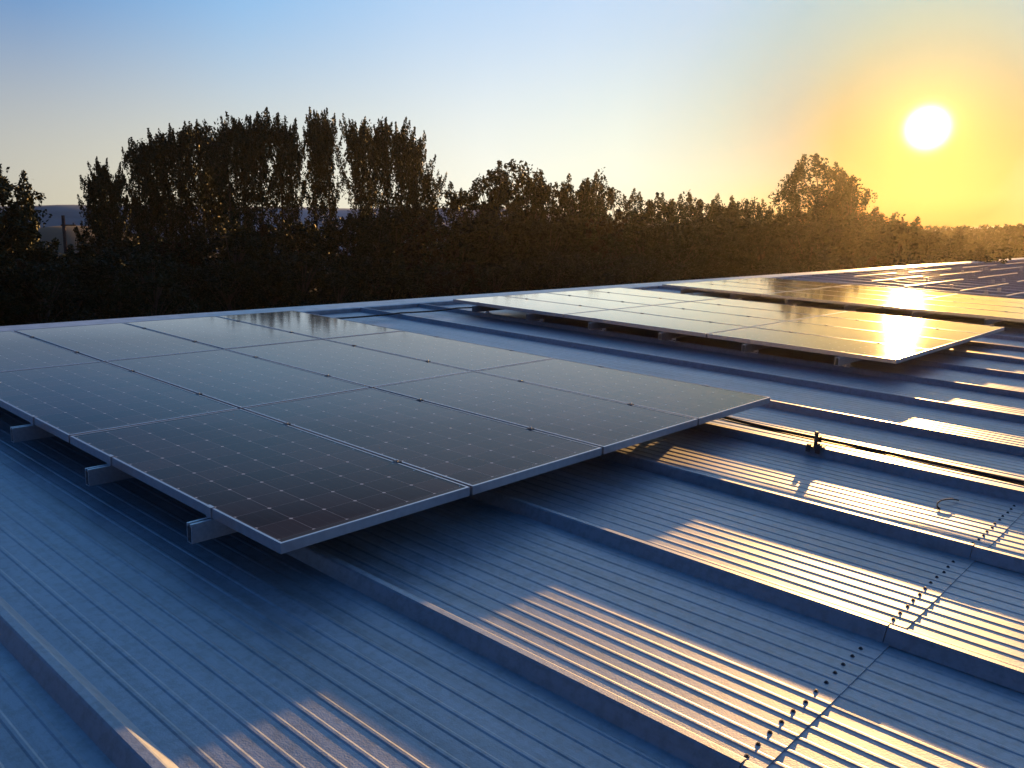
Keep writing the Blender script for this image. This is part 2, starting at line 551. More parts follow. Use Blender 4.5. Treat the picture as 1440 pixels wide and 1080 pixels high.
# ------------------------------------------------------------------ solar panels
def panel_meshes():
    fr = MB()
    t, d, w = 0.0, -0.042, 0.011
    # four mitred bars (outer box minus inner opening), local x -PL..0, y 0..PW
    o_ = [(-PL, 0), (0, 0), (0, PW), (-PL, PW)]
    i_ = [(-PL + w, w), (-w, w), (-w, PW - w), (-PL + w, PW - w)]
    c = 0.0012
    oc = [(-PL + c, c), (-c, c), (-c, PW - c), (-PL + c, PW - c)]
    vs = [(x, y, t) for x, y in oc] + [(x, y, t) for x, y in i_] + [(x, y, d) for x, y in o_] + \
         [(x, y, -0.008) for x, y in i_] + [(x, y, t - c) for x, y in o_]
    fsx = []
    for k in range(4):
        k2 = (k + 1) % 4
        fsx += [(k, k2, 4 + k2, 4 + k), (16 + k, 16 + k2, k2, k), (8 + k, 8 + k2, 16 + k2, 16 + k),
                (4 + k, 4 + k2, 12 + k2, 12 + k)]
    fr.add(vs, fsx)
    # inward bottom flange
    f2 = 0.03
    j_ = [(-PL + f2, f2), (-f2, f2), (-f2, PW - f2), (-PL + f2, PW - f2)]
    fr.add([(x, y, d) for x, y in o_] + [(x, y, d) for x, y in j_],
           [(k, 4 + k, 4 + (k + 1) % 4, (k + 1) % 4) for k in range(4)])
    g = MB()
    g.box(-PL + w, -w, w, PW - w, -0.0075, -0.0018)
    return fr.mesh('frame', M_FRAME), g.mesh('cell_glass', M_GLASS)


ME_FRAME, ME_CELL = panel_meshes()
jb = MB(); jb.box(-0.30, -0.18, PW / 2 - 0.06, PW / 2 + 0.06, -0.028, -0.0078)
ME_JB = jb.mesh('junction_box', M_CABLE)
proto = thing('solar_panel', 'p', 'solar panel', (0, 0, 0), 'solar panels')
link('frame', ME_FRAME, proto); link('cell_glass', ME_CELL, proto); link('junction_box', ME_JB, proto)
first = [proto]
ROWN = ['the row nearest the camera and lowest on the slope', 'the middle row of the slope', 'the top row along the ridge']
COLN = ['leftmost', 'second from the left', 'third from the left', 'rightmost']
ARR = [('near', 'near array', 0.0), ('middle', 'middle array', 6.63), ('far', 'far array', 12.02)]
for key, an, Y0 in ARR:
    for j in range(3):
        for i in range(4):
            o = proto if first else copy_tree(proto)
            if first: first.pop()
            o.matrix_world = M @ Matrix.Translation((-j * PX - 0.01 + random.uniform(-.0008, .0008), Y0 + i * PY + 0.01, random.uniform(-.0008, .0008))) \
                @ Matrix.Rotation(random.uniform(-.0006, .0006), 4, 'X') @ Matrix.Rotation(random.uniform(-.0005, .0005), 4, 'Y')
            row = ['lowest row', 'middle row', 'row along the ridge'][j]
            o['label'] = f'solar panel of the {an}, {COLN[i]} in its {row}'
            o['group'] = f'solar panels of the {an}'

# ------------------------------------------------------------------ rails, clamps, feet
RAILX = [-0.53, -1.52, -2.55, -3.55, -4.57, -5.56]


def seams_between(a, b):
    return [SEAM0 + PITCH * k for k in range(K0, K1) if a < SEAM0 + PITCH * k < b]


cl = MB()
cl.box(-0.018, 0.018, -0.014, 0.014, 0.0002, 0.0035)
cl.box(-0.018, 0.018, -0.0085, 0.0085, -0.044, -0.0022)
ME_CLAMP = cl.mesh('clamp', M_CLAMP)
ce = MB()
ce.box(-0.020, 0.020, -0.006, 0.012, 0.0002, 0.0030)
ce.box(-0.020, 0.020, -0.0075, -0.0035, -0.044, 0.0030)
ME_ENDCLAMP = ce.mesh('clamp', M_FRAME)
cb_ = MB(); cb_.lathe(0, 0, [(0.0055, 0.0036), (0.0055, 0.0085), (0.004, 0.0092)], 6)
ME_CBOLT = cb_.mesh('bolt', M_BOLT)
ft = MB()
# L-foot: saddle over the seam plus upright web and top pad
ft.box(-0.035, 0.035, -0.05, 0.055, CREST + 0.0005, CREST + 0.0065)
ft.box(-0.030, 0.030, -0.014, -0.008, CREST - 0.030, CREST + 0.0003)
ft.box(-0.026, 0.026, 0.003, 0.009, CREST + 0.0067, -0.1285)
ft.lathe(0.0, -0.028, [(0.009, CREST + 0.0067), (0.009, CREST + 0.013), (0.006, CREST + 0.016)], 6)
ft.lathe(0.0, 0.036, [(0.009, CREST + 0.0067), (0.009, CREST + 0.013), (0.006, CREST + 0.016)], 6)
ME_FOOT = ft.mesh('rail_foot', M_ALU)


def rail_profile(x, top, h=0.083, w=0.040):
    t = 0.004
    z0 = top - h
    # box extrusion with slotted top
    return [(x - w / 2, z0), (x + w / 2, z0), (x + w / 2, top), (x + 0.006, top), (x + 0.006, top - 0.010), (x + 0.014, top - 0.012),
            (x + w / 2 - t, top - 0.016), (x + w / 2 - t, z0 + t), (x - w / 2 + t, z0 + t), (x - w / 2 + t, top - 0.016),
            (x - 0.014, top - 0.012), (x - 0.006, top - 0.010), (x - 0.006, top), (x - w / 2, top)]


def rail(x, y0, y1, label, group, clamps=(), low=False, feet=True):
    t = thing('mounting_rail', label, 'rail', (x, y0, CREST), group)
    b = MB()
    pr = rail_profile(0, 0.030, 0.024, 0.034) if low else rail_profile(0, -0.0435 - CREST)
    b.prism_y(pr, 0, y1 - y0, caps=True)
    b.obj('rail_beam', M_ALU, t)
    for q_, y in enumerate(clamps):
        end = q_ in (0, len(clamps) - 1)
        o = link('clamp', ME_ENDCLAMP if end else ME_CLAMP, t)
        if end and q_:
            o.rotation_euler.z = PI
        o.location = (random.uniform(-.012, .012), y - y0, -CREST + 0.0005)
        if not end:
            link('bolt', ME_CBOLT, o)
    if feet:
        for y in seams_between(y0 - 0.02, y1 + 0.02):
            o = link('rail_foot', ME_FOOT, t)
            o.location = (0, y - y0, -CREST)
    return t


ORD = ['lowest', 'second', 'third', 'fourth', 'fifth', 'topmost']
for key, an, Y0 in ARR:
    for q, x in enumerate(RAILX):
        cls = [Y0 + 0.0125] + [Y0 + PY * i for i in (1, 2, 3)] + [Y0 + 4 * PY - 0.0125 + 0.01]
        y0, y1 = Y0 - 0.085 - random.uniform(0, .02), Y0 + 4 * PY + 0.06
        lab = f'mounting rail under the {an}, {ORD[q]} up the slope'
        rail(x, y0, y1, lab, f'rails under the {an}', cls)

FAR_RAILS = [(-5.95, 21.2, 24.4), (-5.0, 19.9, 23.7), (-3.93, 19.0, 23.6), (-2.75, 19.0, 23.2), (-1.75, 18.6, 22.6),
             (-5.9, 25.4, 29.6), (-4.88, 24.9, 29.2), (-3.9, 25.0, 29.5), (-2.8, 24.4, 28.7), (-1.75, 23.9, 28.0),
             (-5.9, 31.0, 35.5), (-4.9, 30.5, 35.0), (-3.9, 30.6, 35.1), (-5.9, 37.0, 42.0), (-4.9, 36.5, 41.5), (-2.8, 30.2, 34.6)]
BANK = ['first', 'second', 'third', 'fourth']
cnt = {}
for x, y0, y1 in FAR_RAILS:
    b_ = 0 if y0 < 24 and not (x > -1.8 and y0 > 23) else (1 if y0 < 30 else (2 if y0 < 36 else 3))
    xs = sorted({a for a, c, d in FAR_RAILS}, reverse=True)
    cnt[b_] = cnt.get(b_, 0) + 1
    up = {0: 'topmost', 1: 'second down', 2: 'third down', 3: 'fourth down', 4: 'lowest', 5: 'sixth'}[cnt[b_] - 1]
    rail(x, y0, y1, f'bare rail without panels, {up} in the {BANK[b_]} bank past the far array', 'bare rails waiting for panels', low=True, feet=False)

# stray upright feet already fixed on the seams beyond the far array
fb_ = MB()
fb_.box(-0.045, 0.045, -0.05, 0.06, 0.0005, 0.008)
fb_.box(-0.035, 0.035, 0.002, 0.012, 0.0082, 0.085)
fb_.box(-0.035, 0.035, -0.035, 0.002, 0.077, 0.085)
ME_FB = fb_.mesh('bracket_body', M_ALU)
fb2 = MB(); fb2.lathe(0, -0.028, [(0.012, 0.0082), (0.012, 0.018), (0.008, 0.022)], 6)
ME_FB2 = fb2.mesh('bolt', M_BOLT)
for x, y in [(-3.2, 20.3), (-2.2, 19.2), (-2.2, 20.3), (-3.1, 24.7), (-3.1, 23.6), (-5.0, 30.1), (-5.1, 31.2), (-5.0, 27.9), (-4.4, 22.5),
             (-4.4, 26.8), (-1.2, 18.1), (-1.2, 19.2), (-1.9, 24.7), (-3.4, 29.0), (-4.3, 32.3)]:
    k = round((y - SEAM0) / PITCH)
    t = thing('seam_bracket', 'small upright metal bracket bolted on a seam among bare rails', 'bracket',
              (x, SEAM0 + PITCH * k, CREST + 0.0005), 'brackets among the bare rails')
    link('bracket_body', ME_FB, t); link('bolt', ME_FB2, t)

# ------------------------------------------------------------------ cable and its stand
YF = SEAM0 + PITCH * 4            # the seam it follows
pts = []
for i in range(0, 90):
    x = -1.6 + i * 0.085
    z = -0.112 + 0.004 * math.sin(x * 2.1) + 0.010 * math.exp(-((x + 0.4) / 0.5) ** 2)
    if x < 0.1: z += 0.03 * min(1, (0.1 - x) / 0.7) ** 2
    y = YF + 0.010 + 0.010 * math.sin(x * 1.3 + 1) + (0.05 * min(1.5, max(0, 0.35 - x)) ** 1.3)
    pts.append((x, y, z))
t = thing('cable_conduit', 'black cable conduit running down the slope from the near array', 'cable', (0, 0, 0))
b = MB(); b.tube(pts, 0.0105, 8)
b.obj('conduit_tube', M_CABLE, t)
b = MB(); b.tube([(x, y - 0.006, z - 0.0145 + 0.0015 * math.sin(x * 9)) for x, y, z in pts], 0.0045, 6)
b.obj('earth_wire', M_CABLE, t)

b = MB()
b.tube([(-6.15 + 0.012 * math.sin(i * 0.9), 3.7 + 0.12 * i, CREST + 0.012 - 0.012 * abs(math.sin(PI * (3.7 + 0.12 * i - SEAM0) / PITCH))) for i in range(32)], 0.011, 8)
o = b.obj('cable', M_CABLE)
o.matrix_world = M.copy()
tag(o, 'thin dark cable crossing the seams by the ridge between near and middle arrays', 'cable')

for bx, lab in ((0.545, 'upright cable stand clamped on the seam just right of the near array'),
                (3.6, 'upright cable stand clamped on the seam further down the slope')):
    t = thing('cable_stand', lab, 'bracket', (bx, YF, CREST), 'stands holding the black conduit')
    b = MB()
    b.box(-0.045, 0.045, -0.045, 0.050, 0.0005, 0.007)
    b.box(-0.045, -0.020, -0.052, -0.045, -0.030, 0.007)
    b.box(0.015, 0.045, -0.052, -0.045, -0.030, 0.022)
    b.box(-0.045, -0.022, -0.045, -0.022, 0.0072, 0.018)
    b.box(0.020, 0.045, -0.045, -0.015, 0.0072, 0.026)
    b.obj('seam_clamp', M_CLAMP, t)
    b = MB()
    b.box(-0.011, 0.011, -0.016, -0.008, 0.0072, 0.086)
    b.lathe(0, -0.012, [(0.014, 0.0862), (0.015, 0.094), (0.009, 0.101)], 8)
    b.obj('post', M_CLAMP, t)
    b = MB(); b.box(-0.017, 0.017, -0.0078, 0.030, 0.064, 0.068); b.box(-0.017, 0.017, 0.0302, 0.034, 0.024, 0.068)
    b.obj('saddle', M_CLAMP, t)

# cut cable tie lying curled on the sheet
tie = []
for u, v, h in ((1348, 703.5, .010), (1340, 702, .020), (1331, 702, .024), (1323, 704, .020), (1318, 708, .013), (1318, 712, .010), (1321, 716, .006)):
    d = RC.transposed() @ Vector(((u - 720) / F, (v - 540) / F, 1.0))
    s = (PAN + h - CAM.z) / d.z
    tie.append(CAM + d * s)
b = MB()
for i in range(len(tie) - 1):
    pass
b.tube([p - tie[0] for p in tie], [0.0034] * 5 + [0.0038, 0.006], 6)
o = b.obj('cable_tie', M_TIE)
o.matrix_world = M @ Matrix.Translation(tie[0])
tag(o, 'cut black cable tie curled on the roof sheet below the black conduit', 'cable tie')

# ------------------------------------------------------------------ ground and hills
gd = MB()
G = 44
gs = [(-255 + 510 * i / G) for i in range(G + 1)]
vs = [(x, y, 0.0) for y in gs for x in gs]
gd.add(vs, [(j * (G + 1) + i, j * (G + 1) + i + 1, (j + 1) * (G + 1) + i + 1, (j + 1) * (G + 1) + i) for j in range(G) for i in range(G)], True)
tag(gd.obj('ground', M_GRASS), kind='structure')


def ridge_ring(name, mt, r_in, r_out, hfun, a0=0, a1=360, na=240, nr=8):
    b = MB()
    vs = []
    for j in range(nr + 1):
        q = j / nr
        r = r_in + (r_out - r_in) * q
        for i in range(na + 1):
            a = R(a0 + (a1 - a0) * i / na)
            env = math.sin(min(1, q * 1.25) * PI / 2)
            h = hfun(a) * env
            h += 0.5 * env * noise.noise(Vector((math.cos(a) * r / 34, math.sin(a) * r / 34, q * 3)))
            vs.append((CAMW.x + r * math.cos(a), CAMW.y + r * math.sin(a), max(h, -0.3) if q else -0.3))
    fsx = [(j * (na + 1) + i, j * (na + 1) + i + 1, (j + 1) * (na + 1) + i + 1, (j + 1) * (na + 1) + i) for j in range(nr) for i in range(na)]
    b.add(vs, fsx, True)
    return tag(b.obj(name, mt), kind='structure')


def bearing(u):
    d = ray(u, 342)
    return math.degrees(math.atan2(d.y, d.x))


def far_h(a):
    dd = (math.degrees(a) - bearing(60) + 180) % 360 - 180
    return 17.0 - 6.0 * min(1, max(0, (abs(dd) - 28) / 14)) + 0.8 * noise.noise(Vector((math.cos(a) * 3.1, math.sin(a) * 3.1, 2.0))) + 0.35 * noise.noise(Vector((math.cos(a) * 19, math.sin(a) * 19, 5.0)))


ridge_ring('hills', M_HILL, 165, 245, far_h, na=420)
al = bearing(60)


def near_h(a):
    d = (math.degrees(a) - al)
    d = (d + 180) % 360 - 180
    return 10.2 * math.exp(-(d / 16.0) ** 2) + 1.5 * noise.noise(Vector((math.degrees(a) / 6, 0, 3)))


ridge_ring('field', M_FIELD, 85, 150, near_h, a0=al - 40, a1=al + 30, na=90, nr=10)

# ------------------------------------------------------------------ trees
def leaf_cloud(mb, rng, c, rad, count, size, flat=1.0):
    vs, fsx = [], []
    for _ in range(count):
        while True:
            p = Vector((rng.uniform(-1, 1), rng.uniform(-1, 1), rng.uniform(-1, 1)))
            if p.length < 1: break
        p = Vector((p.x * rad, p.y * rad, p.z * rad * flat)) + c
        a = Vector((rng.gauss(0, 1), rng.gauss(0, 1), rng.gauss(0, 1))).normalized()
        b = a.cross(Vector((rng.gauss(0, 1), rng.gauss(0, 1), rng.gauss(0, 1)))).normalized()
        s = size * rng.uniform(0.55, 1.3)
        n = len(vs)
        vs += [p - a * s * 0.6, p + b * s * 0.34 - a * s * 0.05, p + a * s * 0.6, p - b * s * 0.34 - a * s * 0.05]
        fsx.append((n, n + 1, n + 2, n + 3))
    mb.add(vs, fsx)


def poplar(seed, H=16.0, Wd=1.7, cb=0.30, leaves=9000, lean=0.0, dens=1.0):
    rng = random.Random(seed)
    tr, cr = MB(), MB()
    bend = [Vector((0, 0, 0))]
    N = 10
    dx, dy = rng.uniform(-.2, .2), rng.uniform(-.2, .2)
    for i in range(1, N + 1):
        t = i / N
        bend.append(Vector((lean * H * t * t * 0.12 + dx * math.sin(t * 3), dy * math.sin(t * 2.4), H * 0.97 * t)))
    tr.tube(bend, [0.19 * (1 - i / N) ** 0.8 + 0.02 for i in range(N + 1)], 7)

    def at(t):
        x = t * N
        i = min(int(x), N - 1)
        return bend[i].lerp(bend[i + 1], x - i)
    nb = 62
    for i in range(nb):
        t = cb * 0.72 + (0.985 - cb * 0.72) * (i + rng.random()) / nb
        q = (t - cb) / (1 - cb)
        prof_ = (0.42 + 1.15 * math.sin(PI * min(1, max(0.02, q)) ** 0.7 * 0.96) * (1 - 0.25 * q)) if q > 0 else 0.45
        L_ = Wd * prof_ * rng.uniform(0.6, 1.25) * 1.5
        az = rng.uniform(0, 2 * PI)
        el = R(rng.uniform(42, 70))
        p0 = at(t)
        d = Vector((math.cos(az) * math.cos(el), math.sin(az) * math.cos(el), math.sin(el)))
        p1 = p0 + d * L_ * 0.5 + Vector((0, 0, -0.04 * L_))
        p2 = p0 + d * L_ + Vector((0, 0, 0.12 * L_))
        if p2.z > H * 0.99: p2.z = H * rng.uniform(0.90, 0.99)
        tr.tube([p0, p1, p2], [0.045 * (1.2 - t), 0.028 * (1.2 - t), 0.008], 4, caps=False)
        low = q < 0.2
        nl = int(leaves / nb * (0.14 if q < 0 else 0.6 if low else 1.05) * rng.uniform(0.45, 1.5) * dens)
        m = max(3, int(L_ * 2.6))
        for j in range(m):
            s = 0.22 + 0.8 * (j + rng.random()) / m
            c = p0.lerp(p1, s * 2) if s < 0.5 else p1.lerp(p2, s * 2 - 1)
            c = c + Vector((rng.gauss(0, .16), rng.gauss(0, .16), rng.gauss(0, .14)))
            leaf_cloud(cr, rng, c, 0.34 * rng.uniform(0.6, 1.3), max(4, nl // m), 0.19, 1.5)
        if q > 0.05 and rng.random() < 0.75:      # upswept feathery tip
            m3 = rng.randint(3, 6)
            for j in range(m3):
                leaf_cloud(cr, rng, p2 + Vector((d.x * .12 * j, d.y * .12 * j, 0.17 * j)), 0.27 * (1 - j / (m3 + 1.5)), 16, 0.17, 1.7)
    # spiky leader
    for j in range(7):
        leaf_cloud(cr, rng, at(0.88 + 0.017 * j) + Vector((rng.gauss(0, .07), rng.gauss(0, .07), .25)), 0.26 - 0.022 * j, 40, 0.15, 1.8)
    return tr, cr


def broadleaf(seed, H=12.0, Wd=3.2, cb=0.12, clumps=70, per=120, size=0.19, open_=0.2):
    rng = random.Random(seed)
    tr, cr = MB(), MB()
    N = 6
    bend = [Vector((rng.uniform(-.2, .2) * i / N * 2, rng.uniform(-.2, .2) * i / N * 2, H * 0.8 * i / N)) for i in range(N + 1)]
    bend[0] = Vector((0, 0, 0))
    tr.tube(bend, [0.24 * (1 - i / N) ** 0.7 + 0.03 for i in range(N + 1)], 7)
    for i in range(clumps):
        t = (i + rng.random()) / clumps
        z = H * (cb + (0.95 - cb) * t)
        rmax = Wd * (max(0.05, 1 - (abs(t - 0.40) / 0.66) ** 2.6)) ** 0.6 * (0.82 + 0.3 * noise.noise(Vector((i * .37, seed, 0))))
        r = rmax * math.sqrt(rng.uniform(0.12, 1.0))
        az = rng.uniform(0, 2 * PI)
        c = Vector((math.cos(az) * r, math.sin(az) * r, z))
        k = min(N - 1, max(0, int((z / (H * .8)) * N) - 1))
        b0 = bend[k]
        tr.tube([b0, b0.lerp(c, .55) + Vector((0, 0, .15)), c], [0.06 * (1.1 - t), 0.035, 0.01], 4, caps=False)
        rad = Wd * rng.uniform(0.17, 0.30) * (1.1 - 0.35 * t)
        for s in range(3):
            cc = c + Vector((rng.gauss(0, rad * .55), rng.gauss(0, rad * .55), rng.gauss(0, rad * .5)))
            leaf_cloud(cr, rng, cc, rad * rng.uniform(.5, .95), int(per / 3 * rng.uniform(0.5, 1.4)), size, 1.0)
        if rng.random() < 0.45:   # sprays breaking the outline
            d = (c - Vector((0, 0, H * .35))).normalized()
            for s in range(4):
                leaf_cloud(cr, rng, c + d * rad * (0.65 + .2 * s) + Vector((0, 0, .05 * s)), 0.30 - 0.05 * s, 26, size * .85, 1.3)
    return tr, cr


protos = {}
DIM = {}


def proto_tree(kind, idx, maker, leafmat):
    tr, cr = maker
    protos[(kind, idx)] = (tr.mesh('trunk', M_BARK), cr.mesh('crown', leafmat))
    zs = sorted(v[2] for v in cr.v)
    rsx = sorted(math.hypot(v[0], v[1]) for v in cr.v)
    DIM[(kind, idx)] = (zs[int(len(zs) * 0.9965)], 2 * rsx[int(len(rsx) * 0.97)])


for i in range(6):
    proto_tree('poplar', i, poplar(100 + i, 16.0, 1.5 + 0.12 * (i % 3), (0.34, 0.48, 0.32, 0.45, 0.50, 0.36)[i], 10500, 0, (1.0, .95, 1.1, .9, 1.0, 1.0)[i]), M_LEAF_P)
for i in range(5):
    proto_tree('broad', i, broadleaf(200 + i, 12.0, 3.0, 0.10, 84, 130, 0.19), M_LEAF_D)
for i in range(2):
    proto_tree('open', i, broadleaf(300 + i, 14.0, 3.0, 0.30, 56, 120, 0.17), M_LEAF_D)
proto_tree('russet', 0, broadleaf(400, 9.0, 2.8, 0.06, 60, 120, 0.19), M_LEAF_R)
NAME = {'poplar': 'poplar_tree', 'broad': 'broadleaf_tree', 'open': 'broadleaf_tree', 'russet': 'shrub'}
cat_of = {'poplar': 'tree', 'broad': 'tree', 'open': 'tree', 'russet': 'shrub'}
rt = random.Random(55)


def plant(kind, u, top, wpx, dist, label, group, idx=None, name=None, lean=0.0):
    n_ = len([k for k in protos if k[0] == kind])
    idx = rt.randrange(n_) if idx is None else idx
    tm, cm = protos[(kind, idx)]
    p = site(u, dist)
    H = height_at(u, top, dist)
    t = thing(name or NAME[kind], label, cat_of[kind] if name != 'shrub' else 'shrub', p, group, on_roof=False)
    t.rotation_euler = (0, R(lean), rt.uniform(0, 2 * PI))
    bh, bw = DIM[(kind, idx)]
    w = wpx / F * dist / bw * 1.08
    t.scale = (w, w, H / bh)
    link('trunk', tm, t); link('crown', cm, t)
    return t


POP_W = 1.24
POP = [(138, 248, 44), (152, 228, 46), (170, 238, 40), (200, 203, 46), (217, 190, 50), (241, 184, 50), (265, 177, 52), (288, 173, 52), (309, 182, 46),
       (328, 171, 50), (349, 168, 50), (373, 158, 56), (397, 163, 50), (415, 180, 34), (447, 161, 46), (466, 160, 46), (507, 163, 44),
       (522, 170, 46), (546, 171, 46), (565, 176, 46), (583, 190, 40), (602, 235, 36)]
numw = ['first', 'second', 'third', 'fourth', 'fifth', 'sixth', 'seventh', 'eighth', 'ninth', 'tenth', 'eleventh', 'twelfth', 'thirteenth',
        'fourteenth', 'fifteenth', 'sixteenth', 'seventeenth', 'eighteenth', 'nineteenth', 'twentieth']
for q, (u, top, w) in enumerate(POP):
    if q < 3:
        lab = ['short slim poplar at the very left edge of the poplar row', 'tallest of the three short poplars standing apart at the left',
               'short poplar between the detached trio and the tall row'][q]
    elif q == len(POP) - 1:
        lab = 'small leaning poplar at the right end of the tall row, much lower than its neighbours'
    else:
        lab = f'tall poplar, {numw[q - 3]} from the left in the tall row on the skyline'
    plant('poplar', u, top + rt.uniform(-4, 4), w * (POP_W if q > 2 else 1.1), 58 + (q * 37 % 9), lab, 'poplars on the skyline behind the roof', idx=((1, 3, 4)[(q * 2 + q // 3) % 3] if u > 320 else (0, 5, 2)[(q * 2 + q // 3) % 3]))

SKY = [('broad', -45, 236, 110, 50, 'dark round tree at the left edge of the view, mostly cut off'),
       ('broad', 2, 246, 80, 52, 'dark round tree left of the pole and the distant hill'),
       ('broad', 655, 262, 66, 60, 'dark tree where the dense wood starts, right of the gap after the poplars'),
       ('broad', 690, 245, 66, 58, 'dark tree on the rising left shoulder of the dense wood'),
       ('broad', 722, 231, 74, 61, 'highest dark tree at the left of the dense wood'),
       ('broad', 750, 244, 60, 59, 'dark tree just right of the highest one in the dense wood'),
       ('broad', 778, 262, 56, 62, 'lower dark tree in the dip right of the highest ones'),
       ('broad', 812, 249, 62, 60, 'pointed dark tree left of the centre of the dense wood'),
       ('broad', 838, 249, 56, 63, 'twin dark tree beside the pointed one in the dense wood'),
       ('open', 866, 265, 56, 60, 'loose crowned tree with sky showing through, mid wood'),
       ('open', 896, 268, 56, 62, 'second loose crowned tree in the middle of the wood'),
       ('broad', 926, 275, 56, 60, 'round headed dark tree, first of the level group in the wood'),
       ('broad', 957, 279, 56, 63, 'round headed dark tree, second of the level group in the wood'),
       ('broad', 986, 275, 56, 60, 'round headed dark tree, third of the level group in the wood'),
       ('broad', 1012, 292, 44, 62, 'low dark tree filling the notch after the level group'),
       ('broad', 1036, 280, 52, 60, 'dark tree right of the notch in the wood'),
       ('open', 1060, 284, 44, 63, 'thin topped tree on the wood falling away toward the sun'),
       ('broad', 1082, 296, 46, 61, 'low tree left of the small round tree near the sun'),
       ('open', 1101, 256, 44, 64, 'small round headed tree just left of the big one under the sun'),
       ('open', 1146, 219, 84, 64, 'tall pointed crown of the big tree clump under the sun'),
       ('open', 1168, 234, 74, 66, 'broad middle crown of the big tree clump under the sun'),
       ('open', 1194, 240, 72, 63, 'rounded right crown of the big tree clump under the sun'),
       ('broad', 1150, 290, 90, 60, 'low bushy tree at the foot of the big clump under the sun'),
       ('broad', 1200, 296, 90, 61, 'low bushy tree right below the big clump under the sun'),
       ('broad', 1232, 302, 56, 66, 'low tree stepping down to the right of the big clump'),
       ('broad', 1256, 312, 50, 70, 'last low tree before the bare pole on the right'),
       ]
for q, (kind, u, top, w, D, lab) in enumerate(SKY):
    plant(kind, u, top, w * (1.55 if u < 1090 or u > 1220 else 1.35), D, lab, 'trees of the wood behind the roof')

# thicket at the foot of the taller trees
fill = []
u = -120
while u < 1330:
    if u < 45: top = 318
    elif u < 135: top = 352
    elif u < 330: top = 334
    elif u < 480: top = 316
    elif u < 615: top = 296
    elif u < 650: top = 306
    else: top = 305 + 10 * (u > 1100)
    fill.append((u, top + rt.uniform(-7, 9), 54))
    u += rt.uniform(26, 36)
u = -120
while u < 1400:
    fill.append((u, 362 + rt.uniform(-14, 10), 46))
    u += rt.uniform(44, 60)
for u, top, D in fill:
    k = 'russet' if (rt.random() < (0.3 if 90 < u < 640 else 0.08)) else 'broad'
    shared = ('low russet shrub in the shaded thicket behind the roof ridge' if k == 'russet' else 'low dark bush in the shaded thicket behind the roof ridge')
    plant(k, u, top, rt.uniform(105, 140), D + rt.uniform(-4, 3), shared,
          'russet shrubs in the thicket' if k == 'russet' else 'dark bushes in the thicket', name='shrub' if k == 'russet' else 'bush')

# far wood on the right: reads as one mass
fw = MB()
rg = random.Random(9)
for i in range(520):
    u = rg.uniform(1180, 1640)
    D = rg.uniform(95, 150)
    p = site(u, D)
    h = height_at(u, 317 + 5 * noise.noise(Vector((u / 40, 0, 0))) - 3 * (u > 1380), D) * rg.uniform(0.86, 1.0)
    for s in range(5):
        leaf_cloud(fw, rg, p + Vector((rg.gauss(0, 1.4), rg.gauss(0, 1.4), h * (0.15 + 0.185 * s))), 1.9 - 0.22 * s, 60, 0.42, 1.1)
tag(fw.obj('far_wood', M_LEAF_D), 'hazy far wood under the sun on the right', 'wood', kind='stuff')
o = bpy.data.objects['far_wood']

# ------------------------------------------------------------------ poles
def pole(u, top, dist, label, arm=True):
    p = site(u, dist)
    H = height_at(u, top, dist)
    t = thing('utility_pole', label, 'pole', p, None, on_roof=False)
    b = MB(); b.tube([(0, 0, -0.2), (0.02, 0, H * .5), (0.10, 0.0, H)], [0.15, 0.115, 0.09], 8)
    b.obj('pole_shaft', M_POST, t)
    if arm:
        d = ray(u, 342); side = Vector((-d.y, d.x, 0)).normalized() * -1
        b = MB()
        a0 = Vector((0.10, 0, H - 0.55))
        b.tube([a0 - side * 0.15, a0 + side * 0.62], 0.04, 6)
        b.obj('crossarm', M_POST, t)
        b = MB()
        q = a0 + side * 0.52
        b.lathe(q.x, q.y, [(0.05, q.z + 0.03), (0.07, q.z + 0.10), (0.03, q.z + 0.17)], 8)
        b.obj('insulator', M_WIRE, t)
    return t


pole(91, 303, 56, 'leaning wooden utility pole with short arm in the gap at the left')
pole(1265, 307, 66, 'bare wooden pole rising over the far wood below the sun', arm=False)

# ------------------------------------------------------------------ sky, sun, haze
wd = bpy.data.worlds.new('World')
scene.world = wd
wd.use_nodes = True
nt = wd.node_tree
L = nt.links.new
bg = nt.nodes['Background']
SKY_HORIZON = [(0, (150, 40, 0)), (6, (150, 50, 0)), (10, (205, 180, 120)), (14, (222, 222, 190)), (27, (246, 246, 226)), (47, (220, 212, 186)), (90, (100, 110, 132)), (180, (42, 52, 72))]
SKY_LOW = [(0, (205, 150, 40)), (5, (178, 150, 84)), (8, (180, 177, 152)), (12, (210, 219, 194)), (18, (240, 248, 228)), (27, (248, 250, 236)), (47, (218, 213, 193)), (90, (100, 110, 132)), (180, (42, 52, 72))]
SKY_HIGH = [(0, (186, 212, 186)), (6, (172, 205, 194)), (10, (165, 200, 212)), (15, (182, 211, 238)), (22, (189, 217, 248)), (31, (176, 210, 246)), (42, (138, 189, 237)), (53, (92, 148, 206)), (90, (46, 88, 144)), (180, (20, 38, 72))]
SKY_TOP = [(0, (90, 130, 180)), (40, (75, 120, 180)), (80, (20, 70, 130)), (120, (12, 51, 100)), (180, (14, 40, 80))]
sky = nt.nodes.new('ShaderNodeTexSky')
sky.sky_type = 'NISHITA'
sky.sun_disc = False
sun_el = math.asin(SUN.z)
sun_az = math.atan2(SUN.x, SUN.y)
sky.sun_elevation = sun_el
sky.sun_rotation = sun_az
sky.air_density = 1.0
sky.dust_density = 0.6
sky.ozone_density = 1.5
